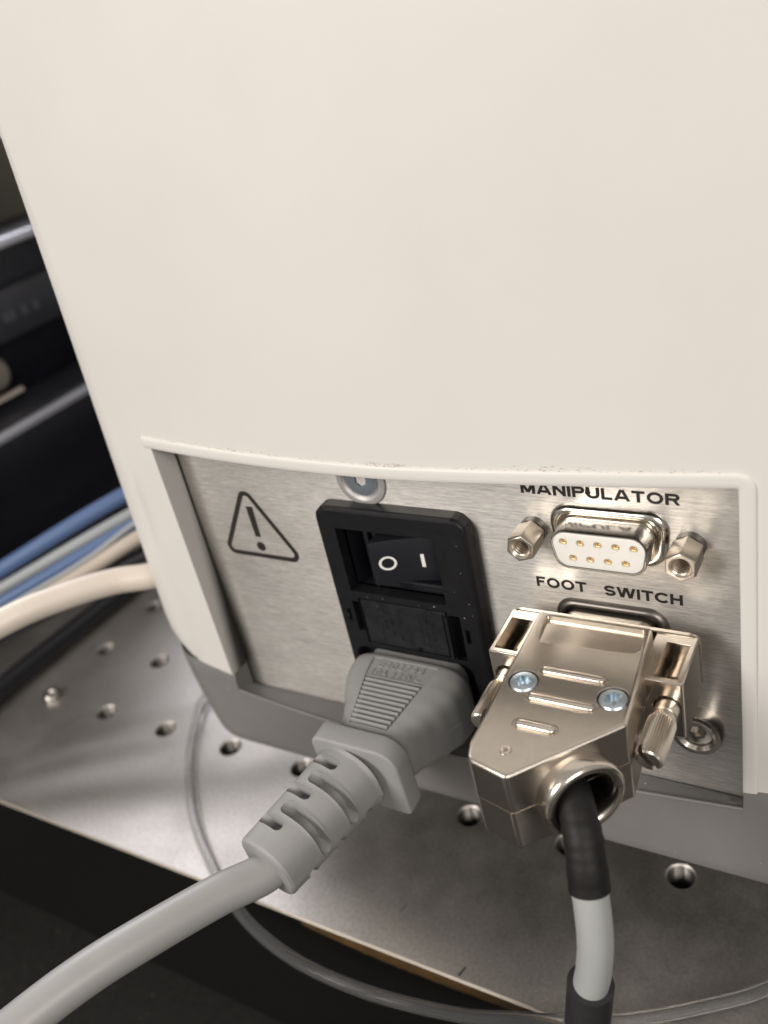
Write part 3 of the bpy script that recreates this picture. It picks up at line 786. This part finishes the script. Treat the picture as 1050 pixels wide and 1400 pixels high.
# ------------------------------------------------------------------ foot switch cable
FC = thing('foot_switch_cable', 'nickel plated connector hood with thumbscrews on a black and grey cable', 'connector cable', (0,0,-18.5), (.05,0,0))
outl = [(-10.0,-7.3),(8.3,-7.3),(10.1,-27.6),(-2.3,-41.1),(-8.6,-39.6),(-9.6,-36.4)]
def hood_outline(d=0):
    return rpoly(outl, [.8,.8,.6,.9,1.6,1.2], 5)
ho = hood_outline()
top = pd(*slab(ho, .62, 8.0, .55, 'z', steps=4))
bot = pd(*slab(ho, .45, -7.2, .7, 'z', steps=4))
bc = Vector((4.4,-34.1,.5)); bn = Vector((.757,-.655,0)).normalized(); bt = Vector((-bn.y, bn.x, 0))
def lathe_b(prof, n=40, a0=0, a1=2*math.pi, cap=False):
    full = abs(a1-a0-2*math.pi) < 1e-6; k = n if full else n+1; secs = []
    for r_, t in prof:
        secs.append([tuple(bc+bn*t+bt*(r_*math.cos(a0+(a1-a0)*i/n))+Vector((0,0,1))*(r_*math.sin(a0+(a1-a0)*i/n))) for i in range(k)])
    return loft(secs, closed=full, cap=cap)
bore = lambda: pd(*lathe_b([(.01,-14),(4.2,-14),(4.2,8),(.01,8)]))
# shallow name-plate recess: deepest towards the panel
rec = rpoly([(-8.5,-8.3),(7.5,-8.3),(8.1,-13.8),(-7.5,-14.6)], [.5,.5,1.6,1.0], 4)
rcut = pd(*loft([[(x, y, (7.25+(-8.3-y)*.085) if k == 0 else 9.5) for x, y in rec] for k in (0, 1)]))
scr = [(-6.6,-23.3),(7.0,-23.4)]
cuts = [bore(), rcut]+[pd(*lathe([(.01,7.0),(2.25,7.0),(2.35,9),(.01,9)], 32, 'z', (x,y,0), cap=False)) for x, y in scr]
bars = [(-4.9,4.9,-20.3),(-4.9,5.1,-26.0),(-4.7,1.3,-31.4)]
for x0, x1, y in bars:
    cuts.append(pd(*slab(rpoly([(x0-.35,y+1.05),(x1+.35,y+1.05),(x1+.35,y-1.05),(x0-.35,y-1.05)], 1.0, 5), 7.78, 9)))
top = boolcut(top, cuts)
t_ = link(bevelled(top, .16, 2, 38), 'hood_top', M_satin, FC, 32, flat=1.2)
for x0, x1, y in bars:
    secs = []
    o_ = rpoly([(x0,y+.72),(x1,y+.72),(x1,y-.72),(x0,y-.72)], .7, 6)
    for d_, h in ((0,7.7),(0,7.95),(.1,8.2),(.28,8.36),(.5,8.42)): secs.append([(p[0],p[1],h) for p in (inset(o_, d_) if d_ else o_)])
    link(pd(*loft(secs)), 'raised_bar', M_nickel, t_, 60)
link(pd(*lathe([(.01,8.0),(.35,8.0),(.45,8.18),(.75,8.2),(.88,8.0),(.88,7.9)], 24, 'z', (-4.0,-36.6,0), cap=False)), 'ejector_mark', M_nickel, t_, 40)
bot = boolcut(bot, [bore()])
link(bevelled(bot, .12, 2, 38), 'hood_bottom', M_satin, FC, 32, flat=1.2)
# thin bright seam land between the halves
link(pd(*slab(inset(ho, .18), .40, .66)), 'seam', M_nickel, FC, 30)
# torx-recess screws
for (x, y), rt in zip(scr, (.3, .75)):
    st = []
    for k in range(24):
        a = 2*math.pi*k/24+rt; rr = 1.12+.26*math.cos(6*a-6*rt); st.append((x+rr*math.cos(a), y+rr*math.sin(a)))
    me = pd(*lathe([(.01,6.9),(2.05,6.9),(2.1,7.75),(1.9,7.98),(1.3,8.06),(.01,8.08)], 32, 'z', (x,y,0), cap=False))
    me = boolcut(me, [pd(*slab(st, 7.2, 9))])
    link(me, 'screw', M_bluezinc, FC, 28)
# cable clamp boss, split in two halves like the hood
pf = [(6.0,-5),(6.15,.0),(6.3,1.2),(6.25,2.2),(5.95,2.75),(5.45,2.95),(4.9,2.7),(4.45,2.2),(4.2,1.2),(4.2,-5)]
g = .05
for nm, a0, a1 in (('clamp_ring', .012, math.pi-.012), ('clamp_ring', math.pi+.012, 2*math.pi-.012)):
    link(pd(*lathe_b(pf, 40, a0, a1)), nm, M_nickel, FC, 50)
link(pd(*lathe_b([(4.19,-13.9),(4.19,1.2)], 40)), 'bore_liner', M_nickel, FC, 50)
# ears with windows
def ear(xa, xb, sgn):
    o_ = rpoly([(xa,-4.6),(xb,-4.6),(xb,-15.3),(xa,-15.3)], .35, 2)
    me = pd(*slab(o_, -6.2, 4.9, .25, 'z', steps=2, both=True))
    xo0, xo1 = (10.1, 13.6) if sgn > 0 else (-15.6, -11.7)
    me = boolcut(me, [pd(*box(xo0, xo1, -14.4, -6.7, -1.4, 7)), pd(*lathe([(.01,-20),(2.2,-20),(2.2,-13.5),(.01,-13.5)], 24, 'y', ((xo0+xo1)/2,0,0), cap=False))])
    return link(bevelled(me, .16, 2, 38), 'screw_ear', M_nickel, FC, 32, flat=.8)
ear(8.0, 14.45, 1); ear(-16.4, -9.4, -1)
# mating shell and flange towards the panel
link(pd(*slab([(x-.9, z) for x, z in dpoly(9.5,8.4,5.0,-4.9,2.8)], -2.2, -7.6, .5, 'y')), 'mating_shell', M_nickel, FC, 40) if False else None
sh = slab(rpoly([(-9.0,3.9),(7.2,3.9),(6.2,-3.8),(-8.0,-3.8)], 2.4, 6), -7.6, -1.6, .3, 'y')
link(pd(*sh), 'mating_shell', M_satin, FC, 40)
fp = rpoly([(-16.3,5.2),(14.6,5.2),(14.6,-5.6),(-16.3,-5.6)], 1.6, 4)
link(bevelled(pd(*slab(fp, -5.0, -4.1, 0, 'y')), .15, 2, 40), 'flange_plate', M_nickel, FC, 30, flat=1)
# thumbscrews
def knob(x):
    secs = []
    prof = [(1.35,-5.2,0),(1.35,-8.6,0),(1.5,-8.7,0),(1.5,-10.4,0),(1.1,-10.6,0),(1.1,-13,0),(1.8,-13.2,0),(1.85,-17.3,0),(1.72,-17.42,0),(1.72,-17.55,0),(1.9,-17.7,0),(1.98,-18.2,0),(2.02,-18.6,.4),(2.05,-18.9,1),(2.05,-25.7,1),(1.9,-26.05,.6),(1.65,-26.25,.1),(.02,-26.3,0)]
    n_ = 144
    for r_, y, kn in prof:
        secs.append([(x+(r_+kn*.10*(1-2*abs(((k*36/n_) % 1)*2-1)))*math.cos(2*math.pi*k/n_), y, (r_+kn*.10*(1-2*abs(((k*36/n_) % 1)*2-1)))*math.sin(2*math.pi*k/n_)) for k in range(n_)])
    me = pd(*loft(secs)); v = box(-.38, .38, -30, -24.9, -4, 4)
    a = .6 if x > 0 else -.3
    v = ([(x+p[0]*math.cos(a)-p[2]*math.sin(a), p[1], p[0]*math.sin(a)+p[2]*math.cos(a)) for p in v[0]], v[1])
    me = boolcut(me, [pd(*v)])
    link(me, 'thumbscrew', M_satin, FC, 28)
knob(12.1); knob(-13.5)
# cable
def toFC(p):
    c, s = math.cos(.05), math.sin(.05); x, y, z = p[0], p[1], p[2]+18.5
    return (x, y*c+z*s, -y*s+z*c)
b0 = [(-1.5,-28.5,-19.4),(2.5,-33.3,-19.6),(5.0,-36.6,-20.3),(6.7,-39.3,-22.3),(7.6,-41.2,-25.2),(8.2,-42.6,-28.8)]
b1 = [(8.2,-42.6,-28.8),(8.7,-43.7,-33),(8.8,-44.5,-38),(8.2,-45.0,-43.5),(7.6,-45.2,-46.5)]
b2 = [(7.6,-45.2,-46.3),(6.9,-45.3,-51.5),(6.0,-45,-57.5),(5,-44.5,-66),(2,-46,-78),(-10,-60,-100)]
link(pd(*tube([toFC(p) for p in b0], 2.9, 28, rf=lambda t: 2.74+.07*math.sin(9*t)+.05*math.sin(23*t)+.05*math.sin(70*t)*math.exp(-((t-.62)/.12)**2)+.16*max(0,(t-.93)/.07))), 'heat_shrink', M_rubberblack, FC, 60)
link(pd(*tube([toFC(p) for p in b0[-2:]+b1[1:]+b2[1:2]], 2.52, 28)), 'cable_jacket', M_lightgrey, FC, 60)
link(pd(*tube([toFC(p) for p in b2], 3.35, 28)), 'sleeve', M_sleeve, FC, 50)

# ------------------------------------------------------------------ loose tube and cables
tb = [(-100,120,-91),(-122,80,-92),(-136,50,-92),(-140.4,27.3,-92),(-135.7,15.6,-92),(-127.4,3,-92),(-114.1,-11.5,-92),(-100.9,-21.4,-92),(-82.6,-31.8,-92),(-65,-36.5,-92),(-46.3,-37,-92),(-27.7,-34.4,-92),(-16.8,-31,-92),(2.2,-23.8,-92),(19.4,-12.6,-92),(27,-6,-92),(45,10,-92)]
p_ = catmull(tb, 12); t0 = tube([tuple(q) for q in p_], 1.35, 18, smoothpath=False, cap=False); t1 = tube([tuple(q) for q in p_], .85, 18, smoothpath=False, cap=False)
o = link(pd(t0[0], t0[1]), 'plastic_tube', M_clear, None, 60)
me2 = pd(t1[0], [tuple(reversed(f)) for f in t1[1]])
o2 = link(me2, 'bore', M_clear, o, 60)
bm = bmesh.new(); bm.from_mesh(me2); bmesh.ops.recalc_face_normals(bm, faces=bm.faces); bmesh.ops.reverse_faces(bm, faces=bm.faces); bm.to_mesh(me2); bm.free()
tag(o, 'thin clear plastic tube curling over the front edge of the steel board', 'tube')

def cable(name, pts, r, m, label, cat='cable'):
    o = link(pd(*tube(pts, r, 20)), name, m, None, 60); return tag(o, label, cat)
cable('loose_cable', [(-112,70,-41),(-116.5,30,-35.5),(-116.2,9,-30.5),(-122.5,-1.5,-27.2),(-128,-12,-25.2),(-134,-24,-24.5),(-146,-48,-27),(-165,-80,-38)], 3.2, M_creamcable, 'thick cream cable looping out from the left side of the white housing')
cable('loose_cable', [(-135,95,-28),(-176.5,51.3,-39.6),(-206.9,20.7,-51.8),(-235,-8,-63)], 2.7, M_bluecable, 'upper of two blue cables, farthest back in the bundle')
cable('loose_cable', [(-130,82,-30),(-166.5,43.7,-40.7),(-197.9,13.3,-52.3),(-225,-12,-62)], 1.9, M_greycable, 'thin pale grey cable running between the two blue cables')
cable('loose_cable', [(-125,72,-29),(-157.9,37.4,-39.5),(-188.9,6.7,-51.3),(-215,-18,-61)], 2.1, M_bluecable, 'lower of two blue cables, just above the cream cable')
cable('loose_cable', [(-124,70,-36),(-138,50,-37),(-152.1,33.9,-40.4),(-162.2,23.7,-44.8),(-174.2,12.6,-49.5),(-184.3,2.8,-54),(-205,-18,-66)], 2.3, M_beige, 'beige brown cable under the lower blue cable')
cable('loose_cable', [(-205,160,-90.3),(-210,95,-90.3),(-211,70.5,-90.3),(-212,42.5,-90.3),(-213,20.4,-90.3),(-213.5,3.1,-90.3),(-214,-20,-90.3),(-218,-45,-97)], 3.5, M_blackcable, 'black cable lying straight on the steel board')

cable('loose_cable', [(-130,52,-46),(-152.1,33.9,-46.5),(-168,16,-52),(-186,-1,-58)], 2.3, M_blackcable, 'black cable between the beige cable and the cream cable')
cable('loose_cable', [(-128,78,-30.5),(-150.5,40.5,-35.5),(-163,24,-42),(-176,11,-47.4),(-200,-12,-56)], .8, M_greycable, 'thinnest pale strand, lying on top of the beige cable')
# black equipment case far left
CS = thing('equipment_case', 'black equipment case with bright metal edges standing behind the cables', 'equipment case', (-320,140,-93.9))
def cl_(vf, name, m, bev=0):
    me = pd(*vf)
    for v in me.vertices: v.co -= Vector((-320,140,-93.9))*S
    if bev: me = bevelled(me, bev, 2, 40)
    return link(me, name, m, CS, 30 if bev else 0)
cl_(box(-420,-250,-60,420,-93.8,-33), 'lower_body', M_case, 1)
cl_(box(-420,-253,-60,420,-33,-30.3), 'lower_lid', M_case)
cl_(box(-253,-249.2,-60,420,-33,-30.0), 'metal_edge', M_edge, .6)
cl_(box(-420,-253,-60,420,-30.3,-29), 'lower_shelf', M_casetop)
cl_(box(-420,-276,-60,420,-29,26), 'upper_body', M_case, 1)
cl_(box(-276,-268,-40,420,-6,12), 'label_band', M_casetop, .5)
cl_(box(-420,-276.5,-60,420,26,28.2), 'upper_lid', M_casetop)
cl_(box(-276.5,-273,-60,420,25,28.6), 'metal_edge', M_edge, .6)
cl_(box(-420,-318,-60,420,28.2,60), 'rear_panel', M_oliveblock)
cl_(lathe([(.01,-262),(5,-262),(6.5,-263),(6.5,-270),(9,-270),(9,-276),(.01,-276)], 28, 'x', (0,85,-14), cap=False), 'knob', M_satin)
for y_ in (86, 91, 95, 101, 104, 110, 116):
    cl_(box(-268,-267.8,y_,y_+2.6,0.5,4.2), 'printed_mark', M_casemark)
cl_(box(-268,-266,64,96,-25,-23.5), 'metal_strip', M_beige)
cl_(lathe([(.01,-268),(20,-268),(22,-272),(22,-330),(.01,-330)], 36, 'x', (0,108,66), cap=False), 'lens_barrel', M_case)
wl = link(pd(*box(-900,700,890,900,-147,900)), 'wall', M_olive, smooth=0); wl['kind'] = 'structure'
